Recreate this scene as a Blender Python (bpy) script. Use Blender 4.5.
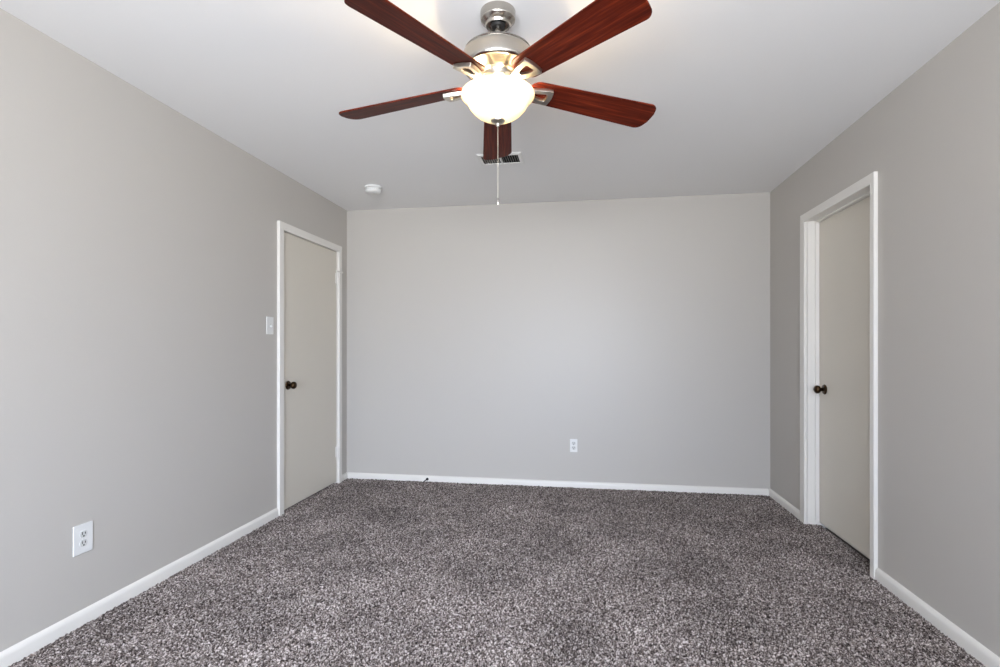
import bpy, bmesh, math, random
import numpy as np
from mathutils import Vector, Matrix

for o in list(bpy.data.objects):
    bpy.data.objects.remove(o, do_unlink=True)
SC = bpy.context.scene
COL = SC.collection
PI = math.pi

# ------------------------------------------------------------------ camera
FPX, HOR, YAW = 521.0, 348.3, math.atan(82 / 521)
EYE = 1.187
cam_d = bpy.data.cameras.new('camera')
cam_d.sensor_width = 36.0
cam_d.lens = FPX / 1000 * 36.0
cam_d.shift_y = (HOR - 333.5) / 1000
cam_d.clip_start = 0.02
cam = bpy.data.objects.new('camera', cam_d)
COL.objects.link(cam)
cam.location = (0, 0, EYE)
cam.rotation_euler = (PI / 2, 0, YAW)
SC.camera = cam

# ------------------------------------------------------------------ world, light, exposure
SC.view_settings.view_transform = 'Standard'
SC.view_settings.look = 'None'
SC.view_settings.gamma = 1
SC.view_settings.use_curve_mapping = False
SC.view_settings.exposure = -0.20
world = bpy.data.worlds.new('overcast_sky')
SC.world = world
world.use_nodes = True
wn = world.node_tree
bgn = wn.nodes['Background']
# hazy bright sky: an even blue-white dome with a broad glow low over the yard behind the house
W_BASE, W_GLOW, W_WIDTH, W_GROUND = 19.5, 40.0, 8.0, 14.0
GLOW_DIR = Vector((.24, -1.0, .31)).normalized()
_tc = wn.nodes.new('ShaderNodeTexCoord')
_dot = wn.nodes.new('ShaderNodeVectorMath'); _dot.operation = 'DOT_PRODUCT'
_dot.inputs[1].default_value = GLOW_DIR
_mx = wn.nodes.new('ShaderNodeMath'); _mx.operation = 'MAXIMUM'; _mx.inputs[1].default_value = 0
_pw = wn.nodes.new('ShaderNodeMath'); _pw.operation = 'POWER'; _pw.inputs[1].default_value = W_WIDTH
_ma = wn.nodes.new('ShaderNodeMath'); _ma.operation = 'MULTIPLY_ADD'
_ma.inputs[1].default_value = W_GLOW; _ma.inputs[2].default_value = W_BASE
wn.links.new(_tc.outputs['Generated'], _dot.inputs[0])
wn.links.new(_dot.outputs['Value'], _mx.inputs[0])
wn.links.new(_mx.outputs[0], _pw.inputs[0])
wn.links.new(_pw.outputs[0], _ma.inputs[0])
# sunlit pale ground below the horizon
_sep = wn.nodes.new('ShaderNodeSeparateXYZ')
_neg = wn.nodes.new('ShaderNodeMapRange')
_neg.inputs['From Min'].default_value = .02; _neg.inputs['From Max'].default_value = -.30
_neg.inputs['To Min'].default_value = 0; _neg.inputs['To Max'].default_value = W_GROUND
_ad = wn.nodes.new('ShaderNodeMath'); _ad.operation = 'ADD'
wn.links.new(_tc.outputs['Generated'], _sep.inputs[0])
wn.links.new(_sep.outputs['Z'], _neg.inputs['Value'])
wn.links.new(_ma.outputs[0], _ad.inputs[0]); wn.links.new(_neg.outputs['Result'], _ad.inputs[1])
wn.links.new(_ad.outputs[0], bgn.inputs['Strength'])
_cm = wn.nodes.new('ShaderNodeMix'); _cm.data_type = 'RGBA'
_cm.inputs[6].default_value = (.76, .825, 1.0, 1)      # sky
_cm.inputs[7].default_value = (.90, .91, .98, 1)      # ground
_cf = wn.nodes.new('ShaderNodeMapRange')
_cf.inputs['From Min'].default_value = .06; _cf.inputs['From Max'].default_value = -.06
wn.links.new(_sep.outputs['Z'], _cf.inputs['Value']); wn.links.new(_cf.outputs['Result'], _cm.inputs[0])
wn.links.new(_cm.outputs[2], bgn.inputs['Color'])
SC.cycles.max_bounces = 14
SC.cycles.diffuse_bounces = 8
SC.cycles.sample_clamp_indirect = 6.0

# room: x from XL to XR, y from YR (rear, behind the camera) to YB, z 0..H
XL, XR, YR, YB, H = -2.116, 1.493, -1.15, 4.47, 2.44
# window openings (all behind or beside the camera): rear wall (x0,x1,z0,z1), right wall (y0,y1,z0,z1)
WIN_REAR = (-1.25, 0.95, 0.55, 2.10)
WIN_RIGHT = (-0.75, -0.10, 0.95, 2.05)


def portal(name, loc, rot, sx, sy):
    d = bpy.data.lights.new(name, 'AREA')
    d.shape = 'RECTANGLE'
    d.size, d.size_y = sx, sy
    d.cycles.is_portal = True
    o = bpy.data.objects.new(name, d)
    COL.objects.link(o)
    o.location, o.rotation_euler = loc, rot
    return o


a, b, c, d = WIN_REAR
portal('daylight_portal', ((a + b) / 2, YR - .125, (c + d) / 2), (PI / 2, 0, 0), b - a, d - c)
a, b, c, d = WIN_RIGHT
portal('daylight_portal', (XR + .125, (a + b) / 2, (c + d) / 2), (PI / 2, 0, PI / 2), b - a, d - c)


# ------------------------------------------------------------------ helpers
def lin(r, g, b):
    f = lambda v: (v / 255) / 12.92 if v / 255 <= .04045 else ((v / 255 + .055) / 1.055) ** 2.4
    return (f(r), f(g), f(b), 1)


def new_mat(name, rgb, rough=.5, metal=0., spec=.5, bump=None):
    m = bpy.data.materials.new(name)
    m.use_nodes = True
    nt = m.node_tree
    p = nt.nodes['Principled BSDF']
    p.inputs['Base Color'].default_value = rgb
    p.inputs['Roughness'].default_value = rough
    p.inputs['Metallic'].default_value = metal
    p.inputs['Specular IOR Level'].default_value = spec
    if bump:
        sc, st, dist = bump
        tc = nt.nodes.new('ShaderNodeTexCoord')
        n = nt.nodes.new('ShaderNodeTexNoise')
        n.inputs['Scale'].default_value = sc
        n.inputs['Detail'].default_value = 4
        bp = nt.nodes.new('ShaderNodeBump')
        bp.inputs['Strength'].default_value = st
        bp.inputs['Distance'].default_value = dist
        nt.links.new(tc.outputs['Object'], n.inputs['Vector'])
        nt.links.new(n.outputs['Fac'], bp.inputs['Height'])
        nt.links.new(bp.outputs['Normal'], p.inputs['Normal'])
    return m


def add_box(bm, x0, x1, y0, y1, z0, z1):
    vs = [bm.verts.new(p) for p in ((x0, y0, z0), (x1, y0, z0), (x1, y1, z0), (x0, y1, z0),
                                    (x0, y0, z1), (x1, y0, z1), (x1, y1, z1), (x0, y1, z1))]
    for f in ((3, 2, 1, 0), (4, 5, 6, 7), (0, 1, 5, 4), (1, 2, 6, 5), (2, 3, 7, 6), (3, 0, 4, 7)):
        bm.faces.new([vs[i] for i in f])
    return vs


def xform(bm, verts, M):
    for v in verts:
        v.co = M @ v.co


def add_lathe(bm, prof, seg=48, axis_loc=(0, 0, 0), M=None, caps=True):
    """profile of (r, z); revolved about z."""
    rings = []
    allv = []
    for r, z in prof:
        if r < 1e-6:
            v = bm.verts.new((0, 0, z)); rings.append([v]); allv.append(v)
        else:
            ring = [bm.verts.new((r * math.cos(2 * PI * i / seg), r * math.sin(2 * PI * i / seg), z)) for i in range(seg)]
            rings.append(ring); allv += ring
    for A, B in zip(rings, rings[1:]):
        for i in range(seg):
            j = (i + 1) % seg
            if len(A) == 1 and len(B) == 1: continue
            if len(A) == 1: bm.faces.new((A[0], B[i], B[j]))
            elif len(B) == 1: bm.faces.new((A[i], B[0], A[j]))
            else: bm.faces.new((A[i], B[i], B[j], A[j]))
    if caps:
        for R in (rings[0], rings[-1]):
            if len(R) > 2: bm.faces.new(R)
    T = Matrix.Translation(axis_loc) @ (M or Matrix.Identity(4))
    xform(bm, allv, T)
    return allv


def add_prism(bm, pts, z0, z1):
    n = len(pts)
    A = [bm.verts.new((x, y, z0)) for x, y in pts]
    B = [bm.verts.new((x, y, z1)) for x, y in pts]
    bm.faces.new(A[::-1]); bm.faces.new(B)
    for i in range(n):
        j = (i + 1) % n
        bm.faces.new((A[i], A[j], B[j], B[i]))
    return A + B


def add_sweep(bm, path, prof):
    """closed profile (list of 3-D offsets functions) lofted through explicit rings of points."""
    rings = [[bm.verts.new(p) for p in ring] for ring in path]
    n = len(rings[0])
    for A, B in zip(rings, rings[1:]):
        for i in range(n):
            j = (i + 1) % n
            bm.faces.new((A[i], A[j], B[j], B[i]))
    bm.faces.new(rings[0][::-1]); bm.faces.new(rings[-1])


def obj(name, bm, mat, parent=None, smooth=False, bevel=0., seg=2, loc=None):
    bmesh.ops.recalc_face_normals(bm, faces=bm.faces[:])
    me = bpy.data.meshes.new(name)
    bm.to_mesh(me); bm.free()
    if smooth:
        me.polygons.foreach_set('use_smooth', [True] * len(me.polygons))
        me.set_sharp_from_angle(angle=math.radians(38))
    o = bpy.data.objects.new(name, me)
    COL.objects.link(o)
    for m in (mat if isinstance(mat, (list, tuple)) else [mat]):
        me.materials.append(m)
    if parent: o.parent = parent
    if loc: o.location = loc
    if bevel:
        md = o.modifiers.new('bevel', 'BEVEL')
        md.width = bevel; md.segments = seg; md.limit_method = 'ANGLE'
    return o


def tag(o, label, cat, group=None, kind=None):
    o['label'] = label; o['category'] = cat
    if group: o['group'] = group
    if kind: o['kind'] = kind
    return o


def thing(name, label, cat, loc=(0, 0, 0), rot=(0, 0, 0), group=None):
    o = bpy.data.objects.new(name, None)
    COL.objects.link(o)
    o.empty_display_size = .05
    o.location, o.rotation_euler = loc, rot
    return tag(o, label, cat, group)


def struct(o, label=None):
    o['kind'] = 'structure'
    if label: o['label'] = label
    return o


def slab(bm, plane, w0, w1, u0, u1, v0, v1, holes=()):
    """a slab with rectangular holes; plane 'x' (u=y,v=z), 'y' (u=x,v=z), 'z' (u=x,v=y)."""
    us = sorted({u0, u1, *[h[0] for h in holes], *[h[1] for h in holes]})
    vs = sorted({v0, v1, *[h[2] for h in holes], *[h[3] for h in holes]})
    for ua, ub in zip(us, us[1:]):
        for va, vb in zip(vs, vs[1:]):
            cu, cv = (ua + ub) / 2, (va + vb) / 2
            if any(h[0] < cu < h[1] and h[2] < cv < h[3] for h in holes): continue
            if plane == 'x': add_box(bm, w0, w1, ua, ub, va, vb)
            elif plane == 'y': add_box(bm, ua, ub, w0, w1, va, vb)
            else: add_box(bm, ua, ub, va, vb, w0, w1)


# ------------------------------------------------------------------ materials
M_wall = new_mat('wall_paint', lin(184, 179, 172), .42, spec=.35, bump=(160, .06, .004))
M_ceil = new_mat('ceiling_paint', lin(236, 235, 234), .7, spec=.25, bump=(120, .08, .004))
M_trim = new_mat('trim_paint', lin(222, 218, 211), .32, spec=.45)
M_door = new_mat('door_paint', lin(208, 201, 188), .42, spec=.4, bump=(90, .03, .003))
M_plate = new_mat('white_plastic', lin(220, 219, 216), .3)
M_recep = new_mat('receptacle_plastic', lin(200, 200, 196), .35)
M_dark = new_mat('dark_slot', lin(32, 30, 28), .6)
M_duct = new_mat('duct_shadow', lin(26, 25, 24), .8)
M_fin = new_mat('louver_shaded_enamel', lin(168, 164, 158), .5)  # register enamel greyed, so the vent's inner shade is painted into the louvers
M_vent = new_mat('register_enamel', lin(232, 231, 228), .4)
M_bronze = new_mat('aged_bronze', lin(72, 56, 40), .28, 1.0)
M_screw = new_mat('painted_screw', lin(205, 205, 203), .4)
M_rubber = new_mat('black_rubber', lin(22, 22, 24), .6)
M_window = new_mat('window_vinyl', lin(240, 240, 240), .35)


def nickel_mat():
    m = new_mat('brushed_nickel', lin(182, 177, 169), .24, 1.0)
    p = m.node_tree.nodes['Principled BSDF']
    p.inputs['Anisotropic'].default_value = .6
    return m


M_nickel = nickel_mat()


def wood_mat():
    m = new_mat('cherry_veneer', (0, 0, 0, 1), .40, spec=.08)
    nt = m.node_tree; p = nt.nodes['Principled BSDF']
    tc = nt.nodes.new('ShaderNodeTexCoord')
    mp = nt.nodes.new('ShaderNodeMapping'); mp.inputs['Scale'].default_value = (2.2, 46, 6)
    n = nt.nodes.new('ShaderNodeTexNoise'); n.inputs['Scale'].default_value = 1.6; n.inputs['Detail'].default_value = 7
    n.inputs['Roughness'].default_value = .62
    cr = nt.nodes.new('ShaderNodeValToRGB')
    e = cr.color_ramp.elements
    e[0].position, e[0].color = .28, lin(52, 14, 7)
    e[1].position, e[1].color = .74, lin(124, 49, 26)
    k = e.new(.5); k.color = lin(82, 26, 13)
    nt.links.new(tc.outputs['Object'], mp.inputs['Vector']); nt.links.new(mp.outputs['Vector'], n.inputs['Vector'])
    nt.links.new(n.outputs['Fac'], cr.inputs['Fac']); nt.links.new(cr.outputs['Color'], p.inputs['Base Color'])
    return m


M_satin = new_mat('satin_nickel', lin(205, 199, 188), .34, 1.0)
M_wood = wood_mat()
M_chain = new_mat('chain_metal', lin(225, 215, 195), .35, .2)


def bowl_mat():
    m = bpy.data.materials.new('frosted_glass'); m.use_nodes = True
    nt = m.node_tree
    for n in list(nt.nodes): nt.nodes.remove(n)
    out = nt.nodes.new('ShaderNodeOutputMaterial')
    tr = nt.nodes.new('ShaderNodeBsdfTranslucent'); tr.inputs['Color'].default_value = (.90, .75, .44, 1)
    df = nt.nodes.new('ShaderNodeBsdfDiffuse'); df.inputs['Color'].default_value = (.86, .82, .72, 1)
    gl = nt.nodes.new('ShaderNodeBsdfGlossy'); gl.inputs['Roughness'].default_value = .12
    m1 = nt.nodes.new('ShaderNodeMixShader'); m1.inputs[0].default_value = .86
    m2 = nt.nodes.new('ShaderNodeMixShader')
    fr = nt.nodes.new('ShaderNodeFresnel'); fr.inputs['IOR'].default_value = 1.45
    nt.links.new(tr.outputs[0], m1.inputs[1]); nt.links.new(df.outputs[0], m1.inputs[2])
    nt.links.new(fr.outputs[0], m2.inputs[0])
    nt.links.new(m1.outputs[0], m2.inputs[1]); nt.links.new(gl.outputs[0], m2.inputs[2])
    nt.links.new(m2.outputs[0], out.inputs['Surface'])
    return m


M_bowl = bowl_mat()


def emis_mat(name, rgb, st):
    m = bpy.data.materials.new(name); m.use_nodes = True
    p = m.node_tree.nodes['Principled BSDF']
    p.inputs['Base Color'].default_value = (.9, .85, .75, 1)
    p.inputs['Emission Color'].default_value = rgb
    p.inputs['Emission Strength'].default_value = st
    return m


M_bulb = emis_mat('lit_bulb', (1, .72, .38, 1), 12)


def pane_mat():
    m = bpy.data.materials.new('window_glass'); m.use_nodes = True
    nt = m.node_tree
    for n in list(nt.nodes): nt.nodes.remove(n)
    out = nt.nodes.new('ShaderNodeOutputMaterial')
    t = nt.nodes.new('ShaderNodeBsdfTransparent'); t.inputs['Color'].default_value = (.95, .97, .97, 1)
    g = nt.nodes.new('ShaderNodeBsdfGlossy'); g.inputs['Roughness'].default_value = .02
    mx = nt.nodes.new('ShaderNodeMixShader'); mx.inputs[0].default_value = .06
    nt.links.new(t.outputs[0], mx.inputs[1]); nt.links.new(g.outputs[0], mx.inputs[2])
    nt.links.new(mx.outputs[0], out.inputs['Surface'])
    return m


M_pane = pane_mat()


def carpet_mat():
    m = new_mat('carpet_yarn', (0, 0, 0, 1), .95, spec=.05)
    nt = m.node_tree; p = nt.nodes['Principled BSDF']
    tc = nt.nodes.new('ShaderNodeTexCoord')
    at = nt.nodes.new('ShaderNodeAttribute'); at.attribute_name = 'tuft'
    n = nt.nodes.new('ShaderNodeTexNoise'); n.inputs['Scale'].default_value = 360; n.inputs['Detail'].default_value = 2
    add = nt.nodes.new('ShaderNodeMath'); add.operation = 'MULTIPLY_ADD'
    add.inputs[1].default_value = .5
    half = nt.nodes.new('ShaderNodeMath'); half.operation = 'MULTIPLY'; half.inputs[1].default_value = .5
    cr = nt.nodes.new('ShaderNodeValToRGB')
    e = cr.color_ramp.elements
    e[0].position, e[0].color = .30, lin(24, 20, 18)
    e[1].position, e[1].color = .74, lin(206, 196, 190)
    k = e.new(.50); k.color = lin(104, 94, 90)
    # broad vacuum / foot marks in the pile
    n2 = nt.nodes.new('ShaderNodeTexNoise'); n2.inputs['Scale'].default_value = 2.6; n2.inputs['Detail'].default_value = 5; n2.inputs['Distortion'].default_value = .6
    r2 = nt.nodes.new('ShaderNodeMapRange')
    r2.inputs['From Min'].default_value = .3; r2.inputs['From Max'].default_value = .7
    r2.inputs['To Min'].default_value = .72; r2.inputs['To Max'].default_value = 1.18
    mul = nt.nodes.new('ShaderNodeMix'); mul.data_type = 'RGBA'; mul.blend_type = 'MULTIPLY'; mul.inputs[0].default_value = 1
    L = nt.links.new
    L(tc.outputs['Object'], n.inputs['Vector']); L(tc.outputs['Object'], n2.inputs['Vector'])
    L(n.outputs['Fac'], half.inputs[0]); L(at.outputs['Fac'], add.inputs[0]); L(half.outputs[0], add.inputs[2])
    L(add.outputs[0], cr.inputs['Fac']); L(n2.outputs['Fac'], r2.inputs['Value'])
    L(cr.outputs['Color'], mul.inputs[6]); L(r2.outputs['Result'], mul.inputs[7])
    L(mul.outputs[2], p.inputs['Base Color'])
    return m


M_carpet = carpet_mat()
M_sub = new_mat('subfloor', lin(110, 100, 92), .9)

# ------------------------------------------------------------------ room shell
WT = .12
# door openings (y0, y1, z1) in the left and right walls
DL = (3.415, 4.290, 2.040)
DR = (2.956, 3.788, 2.048)

bm = bmesh.new(); add_box(bm, XL - WT - .2, XR + WT + .2, YR - WT, YB + WT, -.1, -.012)
struct(obj('floor', bm, M_sub), 'floor slab under the grey carpet')

VENT = (-.655, -.405, 3.325, 3.475)
bm = bmesh.new(); slab(bm, 'z', H, H + .1, XL - WT, XR + WT, YR - WT, YB + WT, [VENT])
struct(obj('ceiling', bm, M_ceil), 'flat white painted ceiling')

bm = bmesh.new(); slab(bm, 'x', XL - WT, XL, YR - WT, YB + WT, -.05, H + .02, [(DL[0], DL[1], -.05, DL[2])])
add_box(bm, XL - WT - .1, XL - WT, YR - WT, YB + WT, -.05, H + .1)
struct(obj('wall_left', bm, M_wall), 'grey painted left wall with a white door')
bm = bmesh.new(); slab(bm, 'x', XR, XR + WT, YR - WT, YB + WT, -.05, H + .02,
                       [(DR[0], DR[1], -.05, DR[2]), WIN_RIGHT])
slab(bm, 'x', XR + WT, XR + WT + .1, YR - WT, YB + WT, -.05, H + .1, [WIN_RIGHT])
struct(obj('wall_right', bm, M_wall), 'grey painted right wall with a recessed white door')
bm = bmesh.new(); add_box(bm, XL - WT, XR + WT, YB, YB + WT, -.05, H + .02)
struct(obj('wall_back', bm, M_wall), 'bare grey painted wall facing the camera')
bm = bmesh.new(); slab(bm, 'y', YR - WT, YR, XL - WT, XR + WT, -.05, H + .02, [WIN_REAR])
struct(obj('wall_rear', bm, M_wall), 'grey wall behind the camera with a wide window')


# ------------------------------------------------------------------ carpet: dense displaced pile
def value_noise(X, Y, cell, seed):
    rng = np.random.default_rng(seed)
    tab = rng.random((1024, 1024))
    u, v = X / cell + 500, Y / cell + 400
    i, j = np.floor(u).astype(int), np.floor(v).astype(int)
    fu, fv = u - i, v - j
    fu, fv = fu * fu * (3 - 2 * fu), fv * fv * (3 - 2 * fv)
    g = lambda a, b: tab[a % 1024, b % 1024]
    return (g(i, j) * (1 - fu) + g(i + 1, j) * fu) * (1 - fv) + (g(i, j + 1) * (1 - fu) + g(i + 1, j + 1) * fu) * fv


def carpet():
    x0, x1 = XL - .03, XR + .078
    nx = int((x1 - x0) / .0024)
    xs = np.linspace(x0, x1, nx)
    ys = np.concatenate([np.arange(YR - .02, 1.2, .02), np.arange(1.2, YB + .02, .0024)])
    X, Y = np.meshgrid(xs, ys)
    rng = np.random.default_rng(7)
    # warp so that the tufts do not line up
    wx = X + .006 * (value_noise(X, Y, .017, 3) - .5)
    wy = Y + .006 * (value_noise(X, Y, .017, 4) - .5)
    t1 = value_noise(wx, wy, .0044, 1)
    t2 = value_noise(wx, wy, .0080, 2)
    t3 = value_noise(X, Y, .20, 5)
    h = .6 * t1 + .4 * t2
    h = (h - .5) * 1.5 + .5
    Z = .001 + .011 * h + .003 * (t3 - .5)
    tuft = np.clip(.5 + 1.35 * (.65 * value_noise(wx, wy, .0039, 11) + .35 * t1 - .5), 0, 1)
    n, k = X.shape
    co = np.stack([X, Y, Z], -1).reshape(-1, 3).astype(np.float32)
    idx = np.arange(n * k).reshape(n, k)
    q = np.stack([idx[:-1, :-1], idx[:-1, 1:], idx[1:, 1:], idx[1:, :-1]], -1).reshape(-1, 4)
    # the pile ends at the walls and only runs on through the two door openings
    cx, cy = co[q].mean(1)[:, 0], co[q].mean(1)[:, 1]
    q = q[((cx > XL + .001) & (cx < XR - .001) & (cy > YR + .001) & (cy < YB - .001)) | ((cx <= XL + .001) & (cy > DL[0]) & (cy < DL[1]))
          | ((cx >= XR - .001) & (cy > DR[0]) & (cy < DR[1]))]
    used, inv = np.unique(q.ravel(), return_inverse=True)
    co, tuft, q = co[used], tuft.ravel()[used], inv.reshape(-1, 4)
    me = bpy.data.meshes.new('carpet_pile')
    me.vertices.add(len(co)); me.vertices.foreach_set('co', co.ravel())
    me.loops.add(q.size); me.loops.foreach_set('vertex_index', q.ravel().astype(np.int32))
    me.polygons.add(len(q))
    me.polygons.foreach_set('loop_start', np.arange(0, q.size, 4, dtype=np.int32))
    me.update(calc_edges=True)
    a = me.attributes.new('tuft', 'FLOAT', 'POINT'); a.data.foreach_set('value', tuft.ravel().astype(np.float32))
    me.materials.append(M_carpet)
    o = bpy.data.objects.new('carpet_pile', me); COL.objects.link(o)
    tag(o, 'speckled grey brown cut pile carpet covering the whole floor', 'carpet', kind='stuff')


carpet()


# ------------------------------------------------------------------ baseboards
def baseboard(name, p0, p1, inward, label, h=.068):
    """p0,p1: wall-line ends (x,y); inward: unit vector into the room."""
    prof = [(0, -.012), (.015, -.012), (.015, h - .022), (.0135, h - .014), (.009, h - .006), (.004, h - .001), (0, h)]
    bm = bmesh.new()
    rings = []
    for p in (p0, p1):
        rings.append([(p[0] + inward[0] * t, p[1] + inward[1] * t, z) for t, z in prof])
    add_sweep(bm, rings, prof)
    return struct(obj(name, bm, M_trim, smooth=True), label)


baseboard('baseboard_left', (XL, YR), (XL, 3.366), (1, 0), 'long white baseboard along the left wall before the door')
baseboard('baseboard_left', (XL, 4.332), (XL, YB), (1, 0), 'short white baseboard between the left door and the corner', .059)
baseboard('baseboard_back', (XL + .015, YB), (XR - .015, YB), (0, -1), 'white baseboard along the back wall', .059)
baseboard('baseboard_right', (XR, YR), (XR, 2.926), (-1, 0), 'white baseboard along the right wall before the door')
baseboard('baseboard_right', (XR, 3.838), (XR, YB), (-1, 0), 'short white baseboard between the right door and the corner', .061)
baseboard('baseboard_rear', (XL + .015, YR), (XR - .015, YR), (0, 1), 'white baseboard behind the camera')


# ------------------------------------------------------------------ doors
def casing(name, xw, sgn, yo0, yi0, yi1, yo1, zi, zo, t, label):
    """flat casing boards around an opening; sgn = direction into the room."""
    x0, x1 = sorted((xw, xw + sgn * t))
    bm = bmesh.new()
    add_prism_x = lambda pts: xform(bm, add_prism(bm, pts, x0, x1), Matrix(((0, 0, 1, 0), (1, 0, 0, 0), (0, 1, 0, 0), (0, 0, 0, 1))))
    add_prism_x([(yo0, -.012), (yi0, -.012), (yi0, zi), (yo0, zo)])
    add_prism_x([(yi1, -.012), (yo1, -.012), (yo1, zo), (yi1, zi)])
    add_prism_x([(yi0, zi), (yi1, zi), (yo1, zo), (yo0, zo)])
    return struct(obj(name, bm, M_trim, bevel=.0022), label)


def jamb(parent, xa, xb, y0, y1, yi0, yi1, z1, zi, mat=M_trim):
    """lining boards between the rough opening (y0,y1,z1) and the clear opening (yi0,yi1,zi)."""
    xa, xb = sorted((xa, xb))
    bm = bmesh.new()
    add_box(bm, xa, xb, y0, yi0, -.012, z1)
    add_box(bm, xa, xb, yi1, y1, -.012, z1)
    add_box(bm, xa, xb, yi0, yi1, zi, z1)
    return obj('jamb', bm, mat, parent)


def stop(parent, xa, xb, yi0, yi1, zi, w, gap):
    xa, xb = sorted((xa, xb))
    bm = bmesh.new()
    add_box(bm, xa, xb, yi0, yi0 + w, gap, zi)
    add_box(bm, xa, xb, yi1 - w, yi1, gap, zi)
    add_box(bm, xa, xb, yi0 + w, yi1 - w, zi - w, zi)
    return obj('door_stop', bm, M_trim, parent)


def knob(parent, x, y, z, sgn):
    """round knob on a rose, axis along x into the room."""
    M = Matrix.Rotation(sgn * PI / 2, 4, 'Y')
    bm = bmesh.new()
    prof = [(0, .0), (.011, .0), (.011, .022), (.0135, .027), (.020, .031), (.0255, .037), (.0272, .044),
            (.0262, .052), (.0215, .059), (.013, .0635), (0, .065)]
    add_lathe(bm, prof, 32, (x, y, z), M)
    k = obj('door_knob', bm, M_bronze, parent, smooth=True)
    bm = bmesh.new()
    add_lathe(bm, [(0, -.002), (.0325, -.002), (.0335, .003), (.030, .008), (.02, .0105), (.012, .011), (0, .011)], 32, (x, y, z), M)
    r = obj('rose', bm, M_bronze, k, smooth=True)
    k['label'] = 'dark bronze round door knob'
    return k


def hinge(parent, x, y, z, h=.09):
    bm = bmesh.new()
    n = 5
    for i in range(n):
        za, zb = z - h / 2 + h * i / n + .0006, z - h / 2 + h * (i + 1) / n - .0006
        add_lathe(bm, [(0, za), (.0075, za), (.0075, zb), (0, zb)], 16, (x, y, 0))
    add_lathe(bm, [(0, z + h / 2), (.0085, z + h / 2), (.006, z + h / 2 + .006), (0, z + h / 2 + .007)], 16, (x, y, 0))
    add_box(bm, x - .014, x - .005, y - .022, y + .006, z - h / 2, z + h / 2)
    return obj('hinge', bm, M_trim, parent, smooth=True)


# left door, flush with the room side of its casing
tl = casing('trim_1', XL, 1, 3.370, 3.425, 4.280, 4.331, 2.028, 2.084, .022, 'white casing around the left door')
jamb(tl, XL - .11, XL - .001, DL[0], DL[1], 3.427, 4.278, DL[2], 2.030)
stop(tl, XL - .075, XL - .04, 3.427, 4.278, 2.030, .012, .02)
bm = bmesh.new(); add_box(bm, XL - .038, XL - .002, 3.430, 4.2735, .022, 2.0265)
dl = struct(obj('door_1', bm, M_door, bevel=.0015), 'flat white slab door in the left wall, hinged on its far side')
knob(dl, XL - .002, 3.512, .918, 1)
hinge(dl, XL + .0075, 4.2735, 1.798)
hinge(dl, XL + .0075, 4.2735, .285)
# hinge-pin door stop on the top hinge: a thin bar across the hinge with two rubber tips
bm = bmesh.new()
add_lathe(bm, [(0, -.055), (.007, -.055), (.007, -.046), (.005, -.045), (.005, .045), (.007, .046), (.007, .055), (0, .055)],
          12, (XL + .032, 4.262, 1.853), Matrix.Rotation(PI / 2, 4, 'X'))
add_box(bm, XL + .002, XL + .032, 4.266, 4.278, 1.848, 1.857)
obj('hinge_pin_stop', bm, M_trim, dl, smooth=True)

# right door, set deep in its jamb (opens away)
tr = casing('trim_2', XR, -1, 2.927, 2.966, 3.775, 3.842, 2.036, 2.091, .02, 'white casing around the right recessed door')
jamb(tr, XR + .001, XR + .119, DR[0], DR[1], 2.969, 3.773, DR[2], 2.037)
stop(tr, XR + .047, XR + .071, 2.969, 3.773, 2.037, .011, .035)
bm = bmesh.new(); add_box(bm, XR + .074, XR + .11, 2.972, 3.770, .026, 2.034)
dr = struct(obj('door_2', bm, M_door, bevel=.0015), 'flat white slab door recessed in the right wall')
knob(dr, XR + .074, 3.692, .918, -1)


# ------------------------------------------------------------------ windows behind the camera
def window(name, plane, w, rect, label):
    u0, u1, v0, v1 = rect
    root = bpy.data.objects.new(name, None); COL.objects.link(root); struct(root, label)
    um, vm = (u0 + u1) / 2, (v0 + v1) / 2
    fr = .045
    bm = bmesh.new()
    slab(bm, plane, w - .03, w + .03, u0, u1, v0, v1,
         [(u0 + fr, um - .03, v0 + fr, v1 - fr), (um + .03, u1 - fr, v0 + fr, v1 - fr)])
    obj('window_frame', bm, M_window, root)
    for (a, b) in ((u0 + fr, um - .03), (um + .03, u1 - fr)):
        bm = bmesh.new()
        slab(bm, plane, w - .014, w + .014, a, b, v0 + fr, v1 - fr,
             [(a + .03, b - .03, v0 + fr + .03, vm - .02), (a + .03, b - .03, vm + .02, v1 - fr - .03)])
        s = obj('sash', bm, M_window, root)
        bm = bmesh.new()
        slab(bm, plane, w - .002, w + .002, a + .02, b - .02, v0 + fr + .02, v1 - fr - .02)
        obj('pane', bm, M_pane, s)


window('window_1', 'y', YR - .07, WIN_REAR, 'wide white double window behind the camera')
window('window_2', 'x', XR + .13, WIN_RIGHT, 'white double window in the right wall beside the camera')


# ------------------------------------------------------------------ wall plates (built facing +Z local: x right, y up)
def plate_mesh(w, h, t=.006):
    bm = bmesh.new()
    add_box(bm, -w / 2, w / 2, -h / 2, h / 2, 0, t)
    return bm


def screw(parent, x, y, z):
    bm = bmesh.new()
    add_lathe(bm, [(0, -.001), (.0034, -.001), (.0034, .0006), (.002, .0012), (0, .0014)], 14, (x, y, z))
    return obj('screw', bm, M_screw, parent, smooth=True)


def face_pts(r, flat):
    pts = []
    for i in range(40):
        t = 2 * PI * i / 40
        pts.append((r * math.cos(t), max(-flat, min(flat, r * math.sin(t)))))
    return pts


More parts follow.
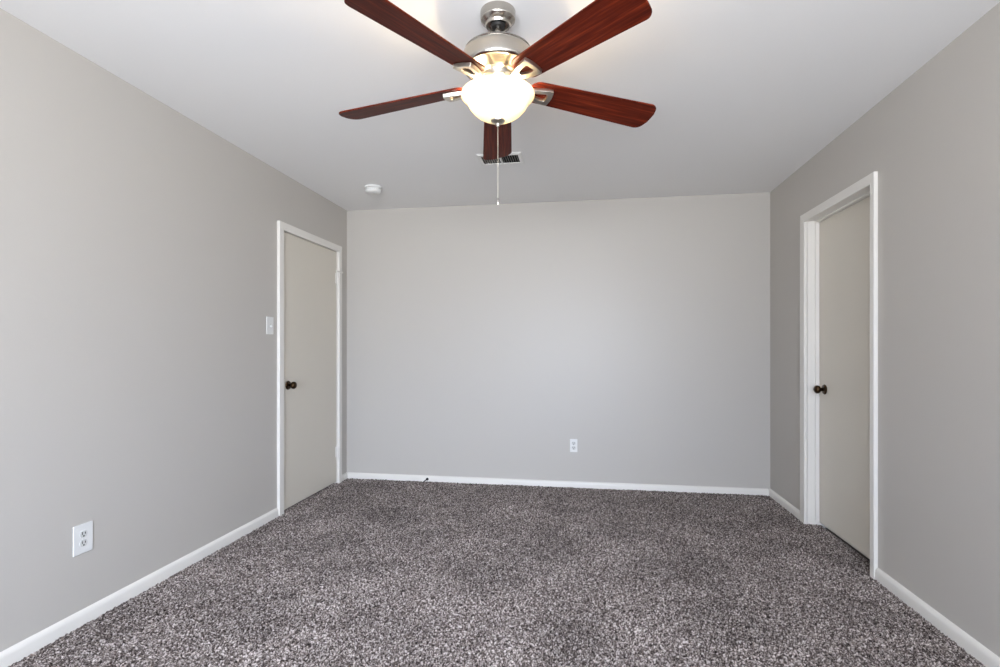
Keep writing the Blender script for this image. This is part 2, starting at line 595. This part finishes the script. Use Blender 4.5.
def outlet(loc, rot, w, h, label):
    t = thing('wall_outlet', label, 'outlet', loc, rot, 'duplex outlets on the walls')
    obj('cover_plate', plate_mesh(w, h), M_plate, t, bevel=.0025, seg=3)
    for s in (-1, 1):
        bm = bmesh.new()
        add_prism(bm, [(x, y + s * .0195) for x, y in face_pts(.0172, .0142)], .004, .0075)
        r = obj('receptacle', bm, M_recep, t, bevel=.0006)
        bm = bmesh.new()
        cy = s * .0195
        add_box(bm, -.0084, -.0050, cy - .0015, cy + .0095, .006, .0079)
        add_box(bm, .0050, .0084, cy - .0010, cy + .0080, .006, .0079)
        add_prism(bm, [(x * .19, cy - .0080 + y * .22) for x, y in face_pts(.0172, .0172)], .006, .0079)
        sl = obj('slot', bm, M_dark, r)
        sl['label'] = 'dark plug slots'
    screw(t, 0, 0, .006)
    return t


ROT_LEFT = (PI / 2, 0, PI / 2)      # faces +x
ROT_BACK = (PI / 2, 0, 0)           # faces -y
outlet((XL, 1.928, .372), ROT_LEFT, .088, .126, 'large white duplex outlet low on the left wall near the camera')
outlet((-.0695, YB, .3615), ROT_BACK, .062, .110, 'small white duplex outlet low on the back wall')

t = thing('light_switch', 'white toggle light switch on the left wall beside the door', 'light switch', (XL, 3.2825, 1.343), ROT_LEFT)
obj('cover_plate', plate_mesh(.078, .120), M_plate, t, bevel=.0025, seg=3)
bm = bmesh.new(); add_box(bm, -.0055, .0055, -.0125, .0125, .0055, .0068)
obj('toggle_slot', bm, M_recep, t)
bm = bmesh.new()
v = add_box(bm, -.0024, .0024, -.0048, .0048, .0, .017)
xform(bm, v, Matrix.Translation((0, -.002, .004)) @ Matrix.Rotation(math.radians(28), 4, 'X'))
obj('toggle', bm, M_plate, t, bevel=.0008)
screw(t, 0, .030, .006); screw(t, 0, -.030, .006)

# black cable end sticking out of the back baseboard
t = thing('cable_stub', 'tiny black cable end poking out at the back baseboard', 'cable', (-1.352, YB - .015, .024))
bm = bmesh.new()
pts = [Vector((.0, .004, .006)), Vector((-.002, -.012, .006)), Vector((-.010, -.022, .001)), Vector((-.022, -.026, -.009)), Vector((-.031, -.027, -.017))]
rings = []
for i, p in enumerate(pts):
    dr_ = (pts[min(i + 1, 4)] - pts[max(i - 1, 0)]).normalized()
    q = dr_.to_track_quat('Z', 'Y')
    rings.append([p + q @ Vector((.0045 * math.cos(k * PI / 5), .0045 * math.sin(k * PI / 5), 0)) for k in range(10)])
add_sweep(bm, rings, None)
obj('cable', bm, M_rubber, t, smooth=True)
bm = bmesh.new()
add_lathe(bm, [(0, -.001), (.012, -.001), (.012, .006), (.009, .010), (0, .010)], 20, (0, 0, .006), Matrix.Rotation(PI / 2, 4, 'X'))
obj('grommet', bm, M_rubber, t, smooth=True)

# ------------------------------------------------------------------ smoke detector
t = thing('smoke_detector', 'round white smoke detector on the ceiling near the back left corner', 'smoke detector', (-1.604, 3.85, H))
bm = bmesh.new(); add_lathe(bm, [(0, 0), (.070, 0), (.070, -.010), (.066, -.014), (0, -.014)], 48)
obj('base', bm, M_plate, t, smooth=True)
bm = bmesh.new(); add_lathe(bm, [(0, -.012), (.056, -.012), (.060, -.018), (.060, -.034), (.055, -.043), (.044, -.048), (.016, -.050), (0, -.050)], 48)
cv = obj('cover', bm, M_plate, t, smooth=True)
bm = bmesh.new()
for i in range(24):
    v = add_box(bm, .0585, .0608, -.0045, .0045, -.031, -.021)
    xform(bm, v, Matrix.Rotation(2 * PI * i / 24, 4, 'Z'))
g = obj('vent_slots', bm, M_screw, cv); g['label'] = 'grey side vents'
bm = bmesh.new(); add_lathe(bm, [(0, -.049), (.009, -.049), (.009, -.052), (0, -.0525)], 20, (.026, -.018, 0))
obj('test_button', bm, M_recep, t, smooth=True)

# ------------------------------------------------------------------ ceiling air register
vx, vy = (VENT[0] + VENT[1]) / 2, (VENT[2] + VENT[3]) / 2
t = thing('air_register', 'white rectangular air vent in the ceiling behind the fan', 'air vent', (vx, vy, H))
hw, hd = (VENT[1] - VENT[0]) / 2, (VENT[3] - VENT[2]) / 2
bm = bmesh.new()
ow, od = .146, .101
outer = [(-ow, -od), (ow, -od), (ow, od), (-ow, od)]
inner = [(-hw + .004, -hd + .004), (hw - .004, -hd + .004), (hw - .004, hd - .004), (-hw + .004, hd - .004)]
rings = []
for pts, z in ((outer, 0), (outer, -.003), ([(x * .94, y * .92) for x, y in outer], -.009), (inner, -.009), (inner, -.004), ([(x * 1.02, y * 1.02) for x, y in inner], -.004)):
    rings.append([bm.verts.new((x, y, z)) for x, y in pts])
for A, B in zip(rings, rings[1:]):
    for i in range(4):
        bm.faces.new((A[i], A[(i + 1) % 4], B[(i + 1) % 4], B[i]))
obj('frame', bm, M_vent, t)
bm = bmesh.new()
nf = 7
for side in (-1, 1):
    for i in range(nf):
        x = side * (.010 + (hw - .018) * (i + .5) / nf)
        v = add_box(bm, -.0006, .0006, -hd + .004, hd - .004, -.0048, .0048)
        xform(bm, v, Matrix.Translation((x, 0, -.002)) @ Matrix.Rotation(-side * math.radians(27), 4, 'Y'))
obj('louvers', bm, M_fin, t)
bm = bmesh.new(); add_box(bm, -.005, .005, -hd + .003, hd - .003, -.0095, .008)
obj('center_bar', bm, M_vent, t)
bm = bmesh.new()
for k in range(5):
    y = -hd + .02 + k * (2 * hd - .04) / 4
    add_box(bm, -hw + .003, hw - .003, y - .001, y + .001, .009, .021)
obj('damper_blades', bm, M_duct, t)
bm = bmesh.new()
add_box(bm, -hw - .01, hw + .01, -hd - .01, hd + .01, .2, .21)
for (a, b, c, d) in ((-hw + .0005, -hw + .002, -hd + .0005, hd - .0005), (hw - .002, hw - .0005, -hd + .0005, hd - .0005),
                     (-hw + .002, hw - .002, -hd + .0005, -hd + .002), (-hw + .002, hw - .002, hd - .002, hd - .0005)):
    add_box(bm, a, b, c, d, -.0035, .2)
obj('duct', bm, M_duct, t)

# ------------------------------------------------------------------ ceiling fan
FX, FY = -.3095, 1.917
FZ = H
fan = thing('ceiling_fan', 'brushed nickel ceiling fan with five cherry wood blades and lit glass bowl', 'ceiling fan', (FX, FY, FZ), (0, 0, YAW))
# local z is measured from the ceiling (negative is down)
bm = bmesh.new()
add_lathe(bm, [(0, 0), (.0650, 0), (.0655, -.002), (.0650, -.028), (.0642, -.032), (.0625, -.0345), (.0490, -.0440), (.0465, -.0465),
               (.0455, -.0520), (.0440, -.0545), (.0405, -.0545), (.0385, -.052), (.0370, -.047), (.0300, -.046), (0, -.046)], 56)
can = obj('canopy', bm, M_nickel, fan, smooth=True)
bm = bmesh.new(); add_lathe(bm, [(0, -.045), (.0255, -.045), (.0280, -.051), (.0230, -.058), (.0, -.060)], 32)
o = obj('hanger_ball', bm, M_dark, can, smooth=True); o['label'] = 'black hanger ball'
bm = bmesh.new(); add_lathe(bm, [(0, -.05), (.0108, -.05), (.0108, -.128), (0, -.128)], 28)
obj('downrod', bm, M_nickel, fan, smooth=True)
bm = bmesh.new()
add_lathe(bm, [(0, -.122), (.028, -.122), (.032, -.125), (.062, -.129), (.092, -.136), (.113, -.142), (.1230, -.147), (.1245, -.150),
               (.1225, -.1525), (.1245, -.155), (.1290, -.160), (.1310, -.169), (.1310, -.202), (.1295, -.211), (.1260, -.217),
               (.121, -.2200), (.117, -.2200), (.114, -.2180), (.090, -.221), (.074, -.225), (.066, -.226), (0, -.226)], 72)
obj('motor_housing', bm, M_nickel, fan, smooth=True)
bm = bmesh.new()
add_lathe(bm, [(0, -.22), (.062, -.22), (.062, -.227), (.053, -.231), (.051, -.236), (.051, -.252), (.047, -.257), (0, -.257)], 56)
obj('hub', bm, M_satin, fan, smooth=True)
bm = bmesh.new()
add_lathe(bm, [(0, -.255), (.034, -.255), (.034, -.284), (.055, -.290), (.060, -.298), (.054, -.302), (0, -.302)], 56)
obj('light_fitter', bm, M_satin, fan, smooth=True)

# glass bowl: a rim lip, a step, then a deep bell-like bowl (double walled)
RIM = -.304
outer = [(.1350, .000), (.1370, -.005), (.1364, -.012), (.1310, -.018), (.1235, -.022), (.1180, -.028), (.1115, -.041),
         (.1030, -.056), (.0900, -.070), (.0720, -.084), (.0520, -.094), (.0300, -.100), (.0080, -.102)]
inner = [(.1315, .003), (.1285, .002), (.1275, -.004)]          # rolled lip
bm = bmesh.new()
prof = [(r, z + RIM) for r, z in inner[::-1] + outer]
add_lathe(bm, prof, 72, caps=False)
obj('glass_bowl', bm, M_bowl, fan, smooth=True)['label'] = 'glowing frosted glass bowl'
bm = bmesh.new()
zb = RIM - .102
add_lathe(bm, [(0, zb + .004), (.024, zb + .007), (.0270, zb + .001), (.026, zb - .003), (.014, zb - .007), (.008, zb - .010), (.0085, zb - .014),
               (.006, zb - .019), (0, zb - .021)], 32)
obj('finial', bm, M_satin, fan, smooth=True)
bm = bmesh.new(); add_lathe(bm, [(0, -.30), (.004, -.30), (.004, zb), (0, zb)], 12)
obj('center_rod', bm, M_nickel, fan, smooth=True)
# bulbs
for k in range(2):
    a = math.radians(20 + 180 * k)
    bx_, by_ = .058 * math.cos(a), .058 * math.sin(a)
    bm = bmesh.new()
    add_lathe(bm, [(0, -.299), (.012, -.299), (.013, -.315), (.018, -.323), (.024, -.335), (.025, -.345), (.020, -.356), (.010, -.362), (0, -.363)], 24, (bx_, by_, 0))
    o = obj('bulb', bm, M_bulb, fan, smooth=True)
    o['label'] = 'lit warm bulb inside the bowl'
for k in range(3):
    a = math.radians(70 + 120 * k)
    ld = bpy.data.lights.new('fan_lamp', 'POINT')
    ld.energy = 3.7
    ld.color = (1, .79, .50)
    ld.shadow_soft_size = .012
    lo = bpy.data.objects.new('fan_lamp', ld); COL.objects.link(lo)
    lo.parent = fan
    lo.location = (.076 * math.cos(a), .076 * math.sin(a), RIM - .014)

# pull chain: beads on a cord, small fob
bm = bmesh.new()
z0, z1 = zb - .018, -.692
nb = 62
for i in range(nb):
    z = z0 + (z1 - z0) * i / (nb - 1)
    add_lathe(bm, [(0, z + .0013), (.0011, z + .0007), (.0011, z - .0007), (0, z - .0013)], 8)
add_lathe(bm, [(0, z0), (.0005, z0), (.0005, z1), (0, z1)], 8)
ch = obj('pull_chain', bm, M_chain, fan, smooth=True)
bm = bmesh.new()
add_lathe(bm, [(0, z1), (.0025, z1 - .001), (.0045, z1 - .010), (.0050, z1 - .018), (.0035, z1 - .025), (0, z1 - .027)], 16)
obj('fob', bm, M_nickel, ch, smooth=True)

# blades and their irons: local x outward; pitched about x so that the left edge (+y) hangs lower
BLADE_Z = -.267
PITCH = math.radians(-13)
DROOP = math.radians(3.0)


def blade_outline():
    r0, r1 = .118, .664
    pts = []
    w0, w1 = .055, .072           # half widths at root and tip

    def arc(cx, cy, r, a0, a1, n=8):
        for i in range(n + 1):
            t = math.radians(a0 + (a1 - a0) * i / n)
            pts.append((cx + r * math.cos(t), cy + r * math.sin(t)))
    rc = .034
    # tip, slightly bowed
    arc(r1 - rc - .006, -w1 + rc, rc, -90, -12)
    for i in range(1, 6):
        y = (-w1 + rc) + (2 * (w1 - rc)) * i / 6
        pts.append((r1 - .006 + .006 * (1 - (y / w1) ** 2), y))
    arc(r1 - rc - .006, w1 - rc, rc, 12, 90)
    # root, chamfered round
    arc(r0 + .045, w0 - .040, .040, 95, 165, 6)
    arc(r0 + .045, -w0 + .040, .040, 195, 265, 6)
    return pts


def iron_mesh():
    """cast bracket under the blade: arm from the hub that opens into a rounded trapezoid loop with a deep outer lip."""
    bm = bmesh.new()
    # outer outline (x, half-width) from hub to lip; inner slot
    xo = [.048, .075, .100, .122, .144, .168, .193, .209]
    wo = [.012, .0120, .0145, .0220, .0290, .0345, .0385, .0395]
    top, bot = [], []
    # z of top and bottom of the casting along x (relative to blade plane)
    zt = [.024, .012, -.004, -.006, -.0045, -.0045, -.0045, -.0045]
    zbv = [.010, -.003, -.016, -.019, -.0195, -.0195, -.0195, -.0190]

    # profile outline as closed ring with the far lip bowed
    def ring(z_list, inset=0):
        L = []
        for x, w, z in zip(xo, wo, z_list): L.append((x, w - inset, z))
        lipn = 6
        for i in range(1, lipn):
            y = wo[-1] - 2 * wo[-1] * i / lipn
            L.append((xo[-1] + .006 * (1 - (y / wo[-1]) ** 2), y, z_list[-1]))
        for x, w, z in list(zip(xo, wo, z_list))[::-1]: L.append((x, -w + inset, z))
        return L
    rt, rb = ring(zt), ring(zbv)
    # slot (closed loop), rounded trapezoid
    sx = [.136, .142, .158, .178, .191, .195]
    sw = [.004, .0085, .0125, .0165, .0175, .0120]
    st = [(x, w) for x, w in zip(sx, sw)] + [(x, -w) for x, w in list(zip(sx, sw))[::-1]]

    def zat(x, lst):
        return float(np.interp(x, xo, lst))
    T = [bm.verts.new(p) for p in rt]
    Bv = [bm.verts.new(p) for p in rb]
    ST = [bm.verts.new((x, y, zat(x, zt))) for x, y in st]
    SB = [bm.verts.new((x, y, zat(x, zbv) + .002)) for x, y in st]
    n = len(T)
    for i in range(n):
        j = (i + 1) % n
        bm.faces.new((T[i], T[j], Bv[j], Bv[i]))
    m = len(ST)
    for i in range(m):
        j = (i + 1) % m
        bm.faces.new((ST[i], ST[j], SB[j], SB[i]))
    for loop_o, loop_i in ((T, ST), (Bv, SB)):
        eo = [bm.edges.get((loop_o[i], loop_o[(i + 1) % n])) for i in range(n)]
        ei = [bm.edges.get((loop_i[i], loop_i[(i + 1) % m])) for i in range(m)]
        bmesh.ops.triangle_fill(bm, use_beauty=True, use_dissolve=False, edges=eo + ei)
    return bm


bm = bmesh.new()
add_prism(bm, blade_outline(), -.003, .003)
blade0 = obj('blade', bm, M_wood, fan, bevel=.0012)
iron0 = obj('blade_bracket', iron_mesh(), M_satin, fan, bevel=.0016)
FAN_ROT = math.radians(90 + 0.5)
for k in range(5):
    a = FAN_ROT + k * 2 * PI / 5
    if k == 0: B_, I_ = blade0, iron0
    else:
        B_ = blade0.copy(); I_ = iron0.copy()
        for q in (B_, I_): COL.objects.link(q); q.parent = fan
    for q in (B_, I_):
        q.location = (0, 0, BLADE_Z)
        q.rotation_mode = 'QUATERNION'
        q.rotation_quaternion = (Matrix.Rotation(a, 4, 'Z') @ Matrix.Rotation(DROOP, 4, 'Y') @ Matrix.Rotation(PITCH, 4, 'X')).to_quaternion()
